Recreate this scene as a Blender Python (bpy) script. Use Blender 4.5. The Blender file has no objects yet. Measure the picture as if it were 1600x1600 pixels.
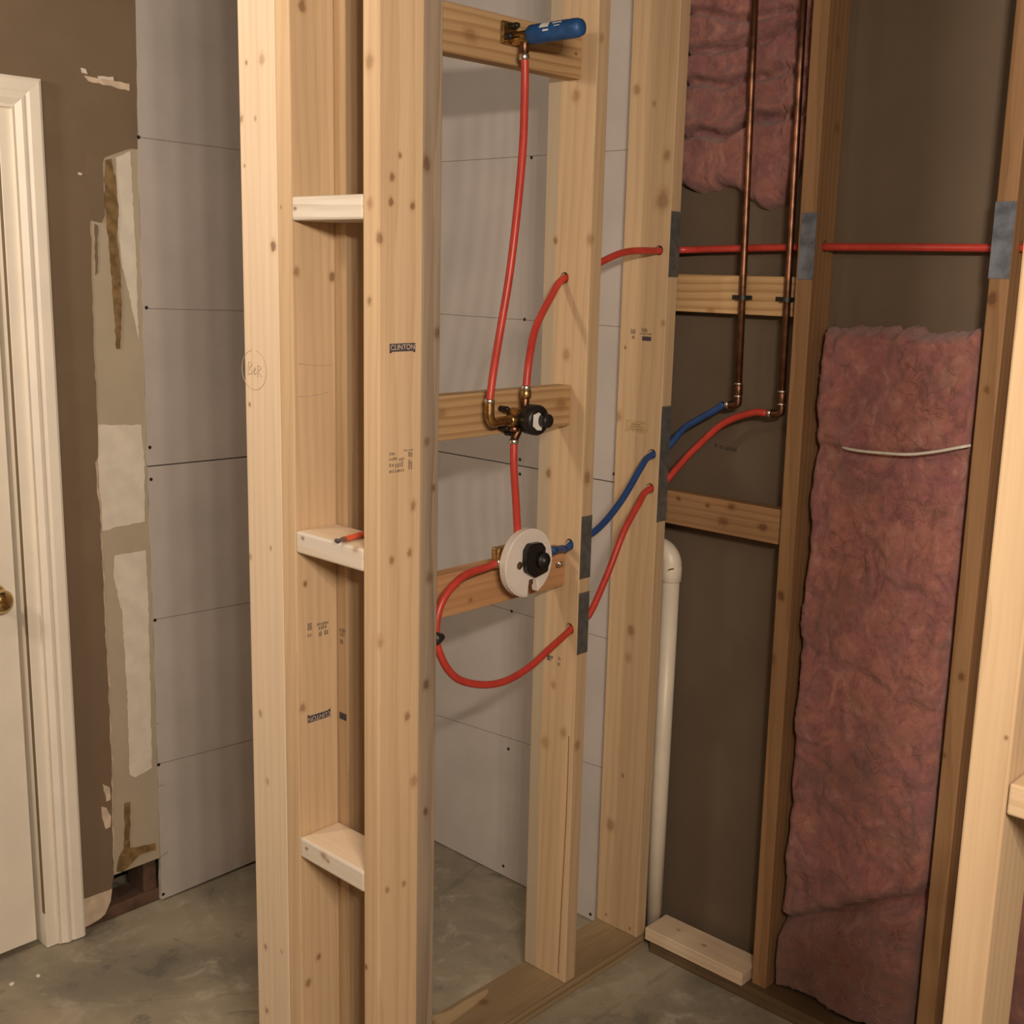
import bpy, bmesh, math, random
from mathutils import Vector, Matrix, noise
random.seed(7)
SC = bpy.context.scene
COL = SC.collection
# ------------------------------------------------------------------ camera
CAM = Vector((1.62655, -2.29313, 1.71268))
YAW, PITCH, ROLL, FPX, PPY = 0.749802, -0.198095, 0.023395, 1849.88, 790.25
F = Vector((-math.sin(YAW)*math.cos(PITCH), math.cos(YAW)*math.cos(PITCH), math.sin(PITCH)))
R0 = Vector((math.cos(YAW), math.sin(YAW), 0)); U0 = R0.cross(F)
RV = math.cos(ROLL)*R0 + math.sin(ROLL)*U0; UV = -math.sin(ROLL)*R0 + math.cos(ROLL)*U0
cd = bpy.data.cameras.new('camera'); cam = bpy.data.objects.new('camera', cd); COL.objects.link(cam)
cam.matrix_world = Matrix(((RV.x, UV.x, -F.x, CAM.x), (RV.y, UV.y, -F.y, CAM.y), (RV.z, UV.z, -F.z, CAM.z), (0, 0, 0, 1)))
cd.sensor_width = 36; cd.lens = FPX/1600*36; cd.shift_y = (PPY-800)/1600; cd.clip_start = 0.02
SC.camera = cam
# ------------------------------------------------------------------ light: the room's bar of bulbs, behind and above the camera
W = bpy.data.worlds.new('world'); SC.world = W; W.use_nodes = True
W.node_tree.nodes['Background'].inputs[0].default_value = (1, .86, .7, 1)
W.node_tree.nodes['Background'].inputs[1].default_value = 0.006
WARM = (1, .85, .69)
for i in range(4):                     # vanity bar on the right wall
    l = bpy.data.lights.new('bulb_light', 'POINT'); l.energy = 38; l.color = WARM; l.shadow_soft_size = .035
    o = bpy.data.objects.new('bulb_light', l); COL.objects.link(o)
    o.location = (1.98, -1.98-.15*i, 2.09)
for loc, e in (((-.03, -1.75, 2.3), 8), ((-.62, -2.45, 2.2), 36)):       # two unseen lamps added to brighten the front faces of the studs
    l = bpy.data.lights.new('fill_light', 'POINT'); l.energy = e; l.color = WARM; l.shadow_soft_size = .09
    o = bpy.data.objects.new('fill_light', l); COL.objects.link(o); o.location = loc
SC.view_settings.view_transform = 'Standard'; SC.view_settings.look = 'None'
SC.view_settings.gamma = 1; SC.view_settings.use_curve_mapping = False
SC.view_settings.exposure = 0.2

# ------------------------------------------------------------------ finding a point on a known plane of the room from where it is seen
def _ray(px, py): return F + RV*((px-800)/FPX) - UV*((py-PPY)/FPX)
def onx(px, py, x): d = _ray(px, py); return CAM + d*((x-CAM.x)/d.x)
def ony(px, py, y): d = _ray(px, py); return CAM + d*((y-CAM.y)/d.y)
def onz(px, py, z): d = _ray(px, py); return CAM + d*((z-CAM.z)/d.z)

# ------------------------------------------------------------------ node helpers
class NT:
    def __init__(s, name):
        s.m = bpy.data.materials.new(name); s.m.use_nodes = True; s.t = s.m.node_tree
        s.b = s.t.nodes['Principled BSDF']; s.tc = s.n('ShaderNodeTexCoord'); s.co = s.tc.outputs['Object']
    def n(s, typ, **k):
        nd = s.t.nodes.new(typ)
        for a, v in k.items():
            if a[0] == 'i' and a[1:].isdigit(): nd.inputs[int(a[1:])].default_value = v
            elif a.startswith('in_'): nd.inputs[a[3:].replace('_', ' ')].default_value = v
            else: setattr(nd, a, v)
        return nd
    def l(s, a, b): s.t.links.new(a, b)
    def mapping(s, co, loc=(0,0,0), rot=(0,0,0), scale=(1,1,1)):
        m = s.n('ShaderNodeMapping'); s.l(co, m.inputs[0]); m.inputs[1].default_value = loc; m.inputs[2].default_value = rot; m.inputs[3].default_value = scale
        return m.outputs[0]
    def noise(s, co, scale, detail=4, rough=.55, dist=0):
        k = s.n('ShaderNodeTexNoise'); s.l(co, k.inputs['Vector']); k.inputs['Scale'].default_value = scale; k.inputs['Detail'].default_value = detail
        k.inputs['Roughness'].default_value = rough; k.inputs['Distortion'].default_value = dist
        return k.outputs[0]
    def ramp(s, f, stops):
        r = s.n('ShaderNodeValToRGB'); s.l(f, r.inputs[0]); e = r.color_ramp.elements
        e[0].position, e[0].color = stops[0][0], (*stops[0][1], 1); e[1].position, e[1].color = stops[-1][0], (*stops[-1][1], 1)
        for p, c in stops[1:-1]: q = e.new(p); q.color = (*c, 1)
        return r.outputs[0]
    def mr(s, f, a, b, c=0, d=1, smooth=True):
        m = s.n('ShaderNodeMapRange', interpolation_type='SMOOTHSTEP' if smooth else 'LINEAR'); s.l(f, m.inputs[0])
        for i, v in enumerate((a, b, c, d)): m.inputs[1+i].default_value = v
        return m.outputs[0]
    def math(s, op, a, b):
        m = s.n('ShaderNodeMath', operation=op)
        for i, v in enumerate((a, b)):
            if hasattr(v, 'is_output'): s.l(v, m.inputs[i])
            else: m.inputs[i].default_value = v
        return m.outputs[0]
    def mix(s, fac, a, b, mode='MIX'):
        m = s.n('ShaderNodeMix', data_type='RGBA', blend_type=mode)
        for sock, v in ((m.inputs[0], fac), (m.inputs[6], a), (m.inputs[7], b)):
            if hasattr(v, 'is_output'): s.l(v, sock)
            elif sock == m.inputs[0]: sock.default_value = v
            else: sock.default_value = (*v, 1)
        return m.outputs[2]
    def bump(s, h, strength=.3, dist=.002):
        b = s.n('ShaderNodeBump'); b.inputs['Strength'].default_value = strength; b.inputs['Distance'].default_value = dist
        s.l(h, b.inputs['Height']); s.l(b.outputs[0], s.b.inputs['Normal'])
    def done(s, col, rough=.6, metal=0, spec=None):
        if hasattr(col, 'is_output'): s.l(col, s.b.inputs['Base Color'])
        else: s.b.inputs['Base Color'].default_value = (*col, 1)
        s.b.inputs['Roughness'].default_value = rough; s.b.inputs['Metallic'].default_value = metal
        if spec is not None: s.b.inputs['Specular IOR Level'].default_value = spec
        return s.m

def plain(name, col, rough=.5, metal=0, var=.12, scale=60, bump=0):
    k = NT(name); f = k.noise(k.co, scale)
    c = k.mix(k.mr(f, .3, .7), tuple(v*(1-var) for v in col), tuple(min(1, v*(1+var)) for v in col))
    if bump: k.bump(f, bump, .001)
    return k.done(c, rough, metal)

PINE = ((.56, .405, .25), (.45, .30, .17))
PALE = ((.68, .545, .40), (.57, .425, .285))
OLD = ((.33, .19, .095), (.23, .125, .055))
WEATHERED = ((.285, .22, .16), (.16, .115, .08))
TREATED = ((.37, .275, .155), (.22, .155, .085))
GREYED = ((.66, .60, .52), (.46, .40, .33))
ORANGE = ((.52, .29, .14), (.40, .20, .09))
def wood(name, tone, axis='Z', knots=(), seed=0, ring=55, contrast=.6, blotch=.25, band=None):
    """Lumber. knots: (local x, y, z, radius, darkness). band: (axis index, from, to, colour) is a stripe of sapwood."""
    k = NT(name); rnd = random.Random(seed)
    off = Vector((rnd.uniform(-.2, .2), rnd.uniform(-.2, .2), rnd.uniform(-3, 3)))
    ai = 'XYZ'.index(axis)
    tilt = [rnd.uniform(-.02, .02) for _ in range(3)]
    co = k.mapping(k.co, tuple(off), tuple(tilt))
    w = k.n('ShaderNodeTexWave', wave_type='RINGS', rings_direction=axis, wave_profile='SAW')
    sc = [1, 1, 1]; sc[ai] = .25
    k.l(k.mapping(co, scale=tuple(sc)), w.inputs['Vector']); w.inputs['Scale'].default_value = ring*.32
    w.inputs['Distortion'].default_value = 3.5; w.inputs['Detail'].default_value = 2; w.inputs['Detail Scale'].default_value = .6
    fs = [220, 220, 220]; fs[ai] = 4
    fib = k.noise(k.mapping(co, scale=tuple(fs)), 1, 3, .6)
    ss = [14, 14, 14]; ss[ai] = 1.2
    bl = k.noise(k.mapping(co, scale=tuple(ss)), 1, 3, .55)
    g = k.math('MULTIPLY', k.mr(w.outputs['Fac'], .35, 1), contrast)
    g = k.math('ADD', g, k.math('MULTIPLY', k.mr(fib, .3, .75), .35))
    c = k.mix(g, tone[0], tone[1])
    c = k.mix(k.math('MULTIPLY', k.mr(bl, .45, .75), blotch), c, tuple(v*.72 for v in tone[1]))
    c = k.mix(k.math('MULTIPLY', k.mr(bl, .5, .25), blotch*.8), c, tuple(min(1, v*1.2) for v in tone[0]))
    if band:
        sep = k.n('ShaderNodeSeparateXYZ'); k.l(k.co, sep.inputs[0])
        a = sep.outputs[band[0]]; wob = k.math('ADD', a, k.math('MULTIPLY', k.math('SUBTRACT', bl, .5), .02))
        msk = k.math('MULTIPLY', k.mr(wob, band[1]-.004, band[1]+.004), k.mr(wob, band[2]+.004, band[2]-.004))
        c = k.mix(k.math('MULTIPLY', msk, .8), c, band[3])
    hal = dark = None
    for (x, y, z, r, d) in knots:
        s = k.n('ShaderNodeVectorMath', operation='SUBTRACT', i1=(x, y, z)); k.l(k.co, s.inputs[0])
        sv = [1/r, 1/r, 1/r]; sv[ai] = .75/r
        m = k.n('ShaderNodeVectorMath', operation='MULTIPLY', i1=tuple(sv)); k.l(s.outputs[0], m.inputs[0])
        e = k.n('ShaderNodeVectorMath', operation='LENGTH'); k.l(m.outputs[0], e.inputs[0])
        wl = k.math('ADD', e.outputs['Value'], k.math('MULTIPLY', k.math('SUBTRACT', k.noise(k.co, .9/r, 2), .5), .9))
        h = k.math('MULTIPLY', k.mr(wl, 1.7, .7), .38)
        q = k.math('MULTIPLY', k.mr(wl, 1.0, .45), d*.72)
        hal = h if hal is None else k.math('MAXIMUM', hal, h); dark = q if dark is None else k.math('MAXIMUM', dark, q)
    if hal is not None:
        c = k.mix(hal, c, tuple(v*f for v, f in zip(tone[1], (.85, .7, .55))))
        c = k.mix(dark, c, (.10, .045, .02))
    k.bump(k.math('ADD', fib, k.math('MULTIPLY', w.outputs['Fac'], .3)), .12, .0012)
    return k.done(c, .62, 0, .3)

def drywall_mat(name, col):
    k = NT(name); f = k.noise(k.co, 5, 4); g = k.noise(k.co, 220, 2)
    c = k.mix(k.mr(f, .3, .7), tuple(v*.94 for v in col), tuple(v*1.05 for v in col))
    k.bump(g, .06, .0006); return k.done(c, .85, 0, .2)

M = {}
M['drywall'] = drywall_mat('grey drywall paper', (.475, .435, .41))
M['paperback'] = drywall_mat('brown sheathing paper', (.135, .10, .07))
M['greige'] = drywall_mat('bare drywall', (.43, .37, .28))
M['compound'] = plain('joint compound', (.68, .63, .54), .8, 0, .06, 20)
M['torn'] = plain('torn paper', (.62, .50, .38), .9, 0, .15, 30)
M['glue'] = plain('brown glue', (.20, .125, .05), .6, 0, .35, 40)
M['paint'] = drywall_mat('brown wall paint', (.19, .137, .09))
M['white'] = plain('white paint', (.83, .77, .67), .42, 0, .03, 8)
M['brass'] = plain('brass', (.50, .33, .14), .33, 1, .35, 90)
M['polished'] = plain('polished brass', (.62, .45, .20), .13, 1, .08, 30)
M['copper'] = plain('copper', (.21, .105, .065), .42, 1, .5, 26)
M['solder'] = plain('solder', (.72, .68, .62), .3, 1, .15, 200)
M['red'] = plain('red pex', (.50, .05, .036), .38, 0, .10, 30)
M['blue'] = plain('blue pex', (.020, .060, .20), .38, 0, .12, 30)
M['bluecap'] = plain('blue plastic', (.012, .065, .20), .5, 0, .2, 40)
M['black'] = plain('black plastic', (.012, .011, .010), .42, 0, .2, 40)
M['label'] = plain('white sticker', (.75, .73, .70), .5, 0, .05, 80)
M['pvc'] = plain('white pvc', (.70, .63, .52), .4, 0, .05, 12)
M['guard'] = plain('pale plastic', (.72, .66, .60), .42, 0, .04, 12)
M['steel'] = plain('galvanised steel', (.15, .15, .145), .55, .5, .2, 50)
M['bluesteel'] = plain('blue grey steel', (.15, .17, .21), .55, .3, .4, 26)
M['ink'] = plain('stamp ink', (.055, .045, .06), .8, 0, .4, 300)
M['inkfade'] = plain('faded ink', (.24, .17, .12), .8, 0, .4, 300)
M['stampletter'] = plain('stamp letters', (.50, .38, .27), .8, 0, .2, 300)
M['tan'] = plain('tan label', (.47, .33, .17), .8, 0, .15, 120)
M['screw'] = plain('black screw', (.016, .014, .013), .5, .3, .2, 200)
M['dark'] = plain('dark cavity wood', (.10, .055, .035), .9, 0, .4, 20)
M['graphite'] = plain('pencil graphite', (.22, .17, .13), .9, 0, .2, 300)
M['pencilred'] = plain('red pencil paint', (.62, .10, .045), .4, 0, .1, 60)
M['wire'] = plain('white cable', (.62, .58, .52), .5, 0, .1, 60)
M['ceil'] = drywall_mat('ceiling paint', (.17, .145, .115))

def floor_mat():
    k = NT('concrete')
    big = k.noise(k.co, 2.3, 6, .6, .4); mid = k.noise(k.mapping(k.co, (4, 2, 1)), 9, 6, .65, .8); fine = k.noise(k.co, 90, 4, .7)
    c = k.mix(k.mr(big, .36, .64), (.20, .178, .138), (.33, .285, .21))
    c = k.mix(k.math('MULTIPLY', k.mr(mid, .52, .72), .75), c, (.42, .375, .30))
    c = k.mix(k.math('MULTIPLY', k.mr(mid, .44, .28), .7), c, (.11, .10, .088))
    c = k.mix(k.math('MULTIPLY', k.mr(fine, .55, .8), .35), c, (.34, .30, .24))
    v = k.n('ShaderNodeTexVoronoi', feature='DISTANCE_TO_EDGE'); k.l(k.mapping(k.co, (.3, .7, 0)), v.inputs['Vector']); v.inputs['Scale'].default_value = 1.1
    wv = k.math('ADD', v.outputs['Distance'], k.math('MULTIPLY', k.math('SUBTRACT', mid, .5), .06))
    c = k.mix(k.math('MULTIPLY', k.mr(wv, .006, .0), .25), c, (.09, .08, .07))
    k.bump(k.math('ADD', mid, k.math('MULTIPLY', fine, .4)), .25, .004)
    return k.done(c, .72, 0, .3)
M['floor'] = floor_mat()

def insul_mat(name, seed, browning=.35):
    k = NT(name); co = k.mapping(k.co, (seed, seed*.7, 0))
    wisp = k.noise(k.mapping(co, rot=(0, .5, 0), scale=(1, 1, .6)), 15, 9, .66, 2.2)
    fine = k.noise(co, 60, 8, .75, 1.5); big = k.noise(co, 4.5, 5, .6, .8); hue = k.noise(k.mapping(co, (7, 3, 2)), 9, 6, .65, 1.2)
    c = k.mix(k.mr(hue, .38, .62), (.37, .15, .122), (.29, .112, .115))
    c = k.mix(k.math('MULTIPLY', k.mr(wisp, .50, .74), .7), c, (.50, .28, .225))
    c = k.mix(k.math('MULTIPLY', k.mr(wisp, .50, .28), .8), c, (.14, .05, .055))
    c = k.mix(k.math('MULTIPLY', k.mr(fine, .5, .75), .45), c, (.46, .27, .22))
    c = k.mix(k.math('MULTIPLY', k.mr(fine, .48, .28), .35), c, (.14, .06, .055))
    c = k.mix(k.math('MULTIPLY', k.mr(big, .50, .68), browning), c, (.15, .085, .06))
    sep = k.n('ShaderNodeSeparateXYZ'); k.l(k.co, sep.inputs[0])      # darker brown towards the foot of the batt
    low_brown = k.math('MULTIPLY', k.mr(k.math('ADD', sep.outputs[2], k.math('MULTIPLY', big, .5)), .72, .28), browning*1.5)
    c = k.mix(low_brown, c, (.115, .062, .042))
    k.bump(k.math('ADD', k.math('MULTIPLY', wisp, .5), fine), .55, .006)
    k.b.inputs['Sheen Weight'].default_value = .25; k.b.inputs['Sheen Roughness'].default_value = .6
    return k.done(c, .95, 0, .05)

# ------------------------------------------------------------------ geometry helpers
def link(name, bm, mat, parent=None, origin=(0, 0, 0), smooth=False):
    """One mesh object from a bmesh whose vertices are in world coordinates."""
    o0 = Vector(origin)
    me = bpy.data.meshes.new(name)
    bmesh.ops.translate(bm, verts=bm.verts, vec=-o0)
    bmesh.ops.recalc_face_normals(bm, faces=bm.faces)
    bm.to_mesh(me); bm.free()
    if smooth:
        for p in me.polygons: p.use_smooth = True
    if mat: me.materials.append(mat)
    o = bpy.data.objects.new(name, me); COL.objects.link(o)
    if parent is not None:
        o.parent = parent; o.location = o0 - parent.location
    else: o.location = o0
    return o
def tag(o, label, cat, group=None):
    o['label'] = label; o['category'] = cat
    if group: o['group'] = group
    return o
def struct(o, label=None):
    o['kind'] = 'structure'
    if label: o['label'] = label
    return o
def thing(name, loc, label, cat, group=None):
    e = bpy.data.objects.new(name, None); e.empty_display_size = .05; COL.objects.link(e); e.location = loc
    return tag(e, label, cat, group)
def box_bm(lo, hi, bev=.0025, top=(0, 0), seg=2):
    bm = bmesh.new(); v = []
    for z in (0, 1):
        for (x, y) in ((0, 0), (1, 0), (1, 1), (0, 1)):
            v.append(bm.verts.new(((hi[0] if x else lo[0])+(top[0] if z else 0), (hi[1] if y else lo[1])+(top[1] if z else 0), hi[2] if z else lo[2])))
    for f in ((3, 2, 1, 0), (4, 5, 6, 7), (0, 1, 5, 4), (1, 2, 6, 5), (2, 3, 7, 6), (3, 0, 4, 7)): bm.faces.new([v[i] for i in f])
    if bev: bmesh.ops.bevel(bm, geom=list(bm.edges), offset=bev, segments=seg, affect='EDGES', profile=.5)
    return bm
def box(name, lo, hi, mat, parent=None, bev=.0025, top=(0, 0)):
    c = ((lo[0]+hi[0])/2, (lo[1]+hi[1])/2, lo[2])
    return link(name, box_bm(lo, hi, bev, top), mat, parent, c)
def basis(d):
    d = Vector(d).normalized(); a = Vector((0, 0, 1)) if abs(d.z) < .9 else Vector((1, 0, 0))
    u = d.cross(a).normalized(); return d, u, d.cross(u)
def lathe_bm(p, d, prof, seg=32, bm=None):
    """prof: (distance along d, radius) pairs."""
    bm = bm or bmesh.new(); d, u, v = basis(d); p = Vector(p); rings = []
    for (t, r) in prof:
        if r < 1e-5: rings.append([bm.verts.new(p+d*t)])
        else: rings.append([bm.verts.new(p+d*t+(u*math.cos(a)+v*math.sin(a))*r) for a in (2*math.pi*i/seg for i in range(seg))])
    for a, b in zip(rings, rings[1:]):
        for i in range(seg):
            j = (i+1) % seg
            if len(a) == 1 and len(b) == 1: continue
            if len(a) == 1: bm.faces.new((a[0], b[j], b[i]))
            elif len(b) == 1: bm.faces.new((a[i], a[j], b[0]))
            else: bm.faces.new((a[i], a[j], b[j], b[i]))
    for rg in (rings[0], rings[-1]):
        if len(rg) > 1: bm.faces.new(rg)
    return bm
def cyl_bm(p, d, length, r, seg=28, ch=.15, bm=None):
    c = min(r, length)*ch
    return lathe_bm(p, d, [(0, r-c), (c, r), (length-c, r), (length, r-c)], seg, bm)
def catmull(pts, n=10):
    P = [Vector(p) for p in pts]; P = [P[0]*2-P[1]] + P + [P[-1]*2-P[-2]]; out = []
    for i in range(1, len(P)-2):
        for k in range(n):
            t = k/n; a, b, c, d = P[i-1:i+3]
            out.append(.5*((2*b)+(c-a)*t+(2*a-5*b+4*c-d)*t*t+(3*b-a-3*c+d)*t**3))
    return out+[P[-2]]
def tube_bm(path, r, seg=18, bm=None):
    bm = bm or bmesh.new(); rings = []; d0 = None; u = None
    for i, p in enumerate(path):
        d = (path[min(i+1, len(path)-1)]-path[max(i-1, 0)]).normalized()
        if u is None: _, u, _ = basis(d)
        u = (u-d*u.dot(d)).normalized(); v = d.cross(u)
        rr = r[i] if isinstance(r, (list, tuple)) else r
        rings.append([bm.verts.new(p+(u*math.cos(a)+v*math.sin(a))*rr) for a in (2*math.pi*k/seg for k in range(seg))])
    for a, b in zip(rings, rings[1:]):
        for i in range(seg): bm.faces.new((a[i], a[(i+1) % seg], b[(i+1) % seg], b[i]))
    bm.faces.new(rings[0]); bm.faces.new(rings[-1]); return bm
def slab_bm(pts, nrm, th, bm=None):
    """Polygon outline (world points) thickened backwards along -nrm."""
    bm = bm or bmesh.new(); nrm = Vector(nrm); pts = [Vector(p) for p in pts]
    a = [bm.verts.new(p) for p in pts]; b = [bm.verts.new(p-nrm*th) for p in pts]; n = len(a)
    fa = bm.faces.new(a); fb = bm.faces.new(list(reversed(b)))
    for i in range(n): bm.faces.new((a[i], b[i], b[(i+1) % n], a[(i+1) % n]))
    fa.normal_update(); fb.normal_update()
    bmesh.ops.triangulate(bm, faces=[fa, fb]); bm.normal_update()
    return bm
def jag(pts, amp, step, seed=1):
    """Roughen an outline: subdivide and shake."""
    r = random.Random(seed); out = []
    for a, b in zip(pts, pts[1:]):
        a, b = Vector(a), Vector(b); n = max(1, int((b-a).length/step))
        for i in range(n):
            p = a.lerp(b, i/n)
            out.append(p+Vector((0, r.uniform(-amp, amp), r.uniform(-amp, amp))) if i else p)
    return out+[Vector(pts[-1])]

# ------------------------------------------------------------------ measured frame of the room
XA = -1.0584                      # face of the left wall
YB = -.0127                       # face of the new drywall on the back wall
YM, YE = -.322, -.0423            # front faces of the two uprights of the plumbing wall
WC = -.132
XS1, XS2, YS = .0195, .2366, -1.1059
H = 2.44
def onA(px, py): return onx(px, py, XA)

# ------------------------------------------------------------------ setting
struct(box('floor', (-2.2, -3.3, -.1), (3.0, .6, 0), M['floor'], bev=0))
struct(box('ceiling', (-1.3, -3.0, H), (3.0, .14, H+.05), M['ceil'], bev=0))
struct(box('wall_back', (-1.2, .089, 0), (3.0, .14, H), M['paperback'], bev=0), 'brown paper sheathing behind the open studs')
struct(box('wall_right', (2.9, -3.0, 0), (3.0, .089, H), M['paperback'], bev=0))
struct(box('wall_front', (-1.3, -3.1, 0), (3.0, -3.0, H), M['paperback'], bev=0))
# left wall: old brown paint round the door, a stripped strip beside the new board
def edgeA(lst): return [onA(*p) for p in lst]
left_edge = edgeA([(204, 232), (190, 236), (178, 240), (163, 246), (158, 262), (160, 300), (150, 340), (141, 346), (143, 430), (147, 560), (152, 650), (153, 715),
                   (149, 722), (152, 770), (157, 800), (160, 880), (164, 960), (168, 1040), (172, 1130), (175, 1200), (176, 1300), (178, 1368)])
je = jag(left_edge, .0022, .018, 3)
topA = Vector((XA, -.737, H)); 
hole_l = edgeA([(178, 1368), (176, 1390), (168, 1396), (170, 1412), (163, 1420)])
sheet_edge = [Vector((XA, -.772, 0)), Vector((XA, -.766, .6)), Vector((XA, -.764, 1.2)), Vector((XA, -.757, 2.0)), Vector((XA, -.746, H))]
jz = [je[0]]
for p in je[1:]:
    if p.z < jz[-1].z-.0005: jz.append(p)
def ye(z):
    for a, b in zip(sheet_edge, sheet_edge[1:]):
        if a.z <= z <= b.z: return a.y+(b.y-a.y)*(z-a.z)/(b.z-a.z)
def strip_bm(left, right, xf, th):
    """A slab between two edges that run down the wall at shared heights."""
    bm = bmesh.new(); R = []
    for (yl, yr, z) in zip(left, right, [p.z for p in jz]): R.append([bm.verts.new(q) for q in ((xf, yl, z), (xf, yr, z), (xf-th, yr, z), (xf-th, yl, z))])
    for a, b in zip(R, R[1:]):
        for i in range(4): bm.faces.new((a[i], a[(i+1) % 4], b[(i+1) % 4], b[i]))
    bm.faces.new(R[0]); bm.faces.new(R[-1]); return bm
YJ = -1.095
bm = strip_bm([YJ]*len(jz), [p.y for p in jz], XA, .0127)
z0, z1 = jz[-1].z, jz[0].z
slab_bm([(XA, YJ, z1), (XA, YJ, H), (XA, -.7465, H), (XA, -.758, 2.0), (XA, -.7585, z1)], (1, 0, 0), .0127, bm)
slab_bm([(XA, YJ, .096), (XA, -1.0, .096), (XA, -.915, .094), (XA, jz[-1].y, z0), (XA, YJ, z0)], (1, 0, 0), .0127, bm)
slab_bm([(XA, -3, 2.05), (XA, YJ, 2.05), (XA, YJ, H), (XA, -3, H)], (1, 0, 0), .0127, bm)
slab_bm([(XA, -3, 0), (XA, -1.9, 0), (XA, -1.9, 2.05), (XA, -3, 2.05)], (1, 0, 0), .0127, bm)
wl = struct(link('wall_left', bm, M['paint'], None, (XA, -1.5, 0)), 'brown painted wall beside the white door, stripped along one strip')
bm = strip_bm([p.y for p in jz], [ye(p.z)-.0005 for p in jz], XA-.0018, .0105)
o = link('torn_strip', bm, M['greige'], wl, (XA, -.85, .1))
# paper lip along the torn edge
def lip(a, b, seed):
    bm = bmesh.new(); r = random.Random(seed); n = 60; vs = []
    pts = [p for p in je if True]
    L = [0]
    for p, q in zip(pts, pts[1:]): L.append(L[-1]+(q-p).length)
    for i in range(a, b):
        p = pts[i]; w = r.uniform(.002, .006)
        vs.append((bm.verts.new((XA+.0006, p.y-.0012, p.z)), bm.verts.new((XA-.0012, p.y+w, p.z+r.uniform(-.002, .002)))))
    for s, t in zip(vs, vs[1:]): bm.faces.new((s[0], s[1], t[1], t[0]))
    return bm
link('paper_edge', lip(40, len(je)-2, 5), M['torn'], wl, (XA, -.9, .1))
def blob(name, pts, mat, x=.0008, seed=2, amp=.0015, th=.0022, step=.01):
    q = [Vector((XA+x, *onA(a, b)[1:])) for a, b in pts]
    q = jag(q+[q[0]], amp, step, seed)[:-1]
    return link(name, slab_bm(q, (1, 0, 0), th), mat, wl, (XA, -.85, q[0].z))
blob('glue_streak', [(165, 250), (174, 248), (182, 290), (185, 330), (182, 370), (188, 420), (190, 480), (188, 545), (182, 545), (178, 480), (172, 400), (166, 340), (163, 280)], M['glue'], seed=4)
blob('glue_streak', [(195, 1255), (203, 1253), (203, 1325), (222, 1322), (243, 1318), (243, 1328), (218, 1336), (205, 1350), (192, 1362), (182, 1362), (186, 1340), (194, 1325)], M['glue'], seed=5)
blob('old_paint_flake', [(134, 240), (160, 250), (162, 300), (164, 335), (158, 348), (146, 345), (138, 320)], M['paint'], x=.0012, seed=6)
blob('old_paint_flake', [(148, 350), (153, 352), (153, 425), (149, 430)], M['paint'], x=.0002, seed=6)
blob('joint_compound', [(154, 664), (221, 664), (226, 720), (227, 815), (190, 822), (160, 830), (156, 760), (153, 720)], M['compound'], x=-.0014, seed=8, th=.001)
blob('joint_compound', [(180, 868), (228, 860), (232, 930), (236, 1100), (238, 1200), (212, 1215), (203, 1210), (200, 1100), (192, 960), (178, 900)], M['compound'], x=-.0014, seed=9, th=.001)
blob('joint_compound', [(182, 246), (204, 236), (214, 420), (217, 530), (205, 470), (190, 410), (184, 350)], M['compound'], x=-.0014, seed=10, th=.001)
blob('torn_paper', [(131, 118), (150, 122), (175, 126), (202, 131), (202, 142), (180, 137), (155, 130), (138, 127)], M['torn'], x=.001, seed=11)
blob('torn_paper', [(126, 106), (133, 108), (136, 116), (128, 114)], M['compound'], x=.003, seed=12, th=.004)
blob('torn_paper', [(152, 119), (176, 120), (177, 126), (155, 124)], M['compound'], x=.003, seed=12, th=.004)
blob('torn_paper', [(122, 269), (128, 271), (127, 274), (122, 273)], M['compound'], x=.002, seed=13, th=.003)
blob('torn_paper', [(158, 1260), (166, 1262), (173, 1275), (172, 1292), (165, 1295), (160, 1280)], M['torn'], x=.002, seed=14, th=.003)
blob('torn_paper', [(160, 1225), (171, 1230), (172, 1250), (166, 1252)], M['torn'], x=.0012, seed=15, th=.002)
# broken plaster under the paint and the hole with the plate behind it
base = [Vector((XA-.001, -1.0, .0965)), Vector((XA-.001, -.95, .099)), Vector((XA-.001, -.912, .094)), Vector((XA-.001, -.918, .06)), Vector((XA-.001, -.935, .03)), Vector((XA-.001, -.95, .022)), Vector((XA-.001, -.985, .016)), Vector((XA-.001, -1.02, .014)), Vector((XA-.001, -1.02, .0965))]
link('broken_plaster', slab_bm(base, (1, 0, 0), .012), M['torn'], wl, (XA, -.96, 0))
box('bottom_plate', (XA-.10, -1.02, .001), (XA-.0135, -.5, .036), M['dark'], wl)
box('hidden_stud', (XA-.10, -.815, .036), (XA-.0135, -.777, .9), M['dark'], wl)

# new drywall sheets
def sheet(name, outline, nrm, label, lines, screws, group):
    c = sum((Vector(p) for p in outline), Vector())/len(outline)
    s = link(name, slab_bm(outline, nrm, .0125), M['drywall'], None, (c.x, c.y, min(p[2] for p in outline)))
    tag(s, label, 'drywall', group); nv = Vector(nrm)
    for a, b in lines:
        a, b = Vector(a)+nv*.0003, Vector(b)+nv*.0003; d = (b-a).normalized(); t = d.cross(nv)*.0008
        link('pencil_line', slab_bm([a-t, b-t, b+t, a+t], nv, .0006), M['graphite'], s, a)
    for p in screws:
        p = Vector(p)
        link('screw', lathe_bm(p-nv*.001, nv, [(0, .0045), (.0016, .0045), (.0019, .0036), (.0013, .0016), (.0013, 0)], 16), M['screw'], s, p)
    return s
def pA(y, z): return Vector((XA, y, z))
def pB(x, z): return Vector((x, YB, z))
JA, JB = 1.2015, 1.2005
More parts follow.
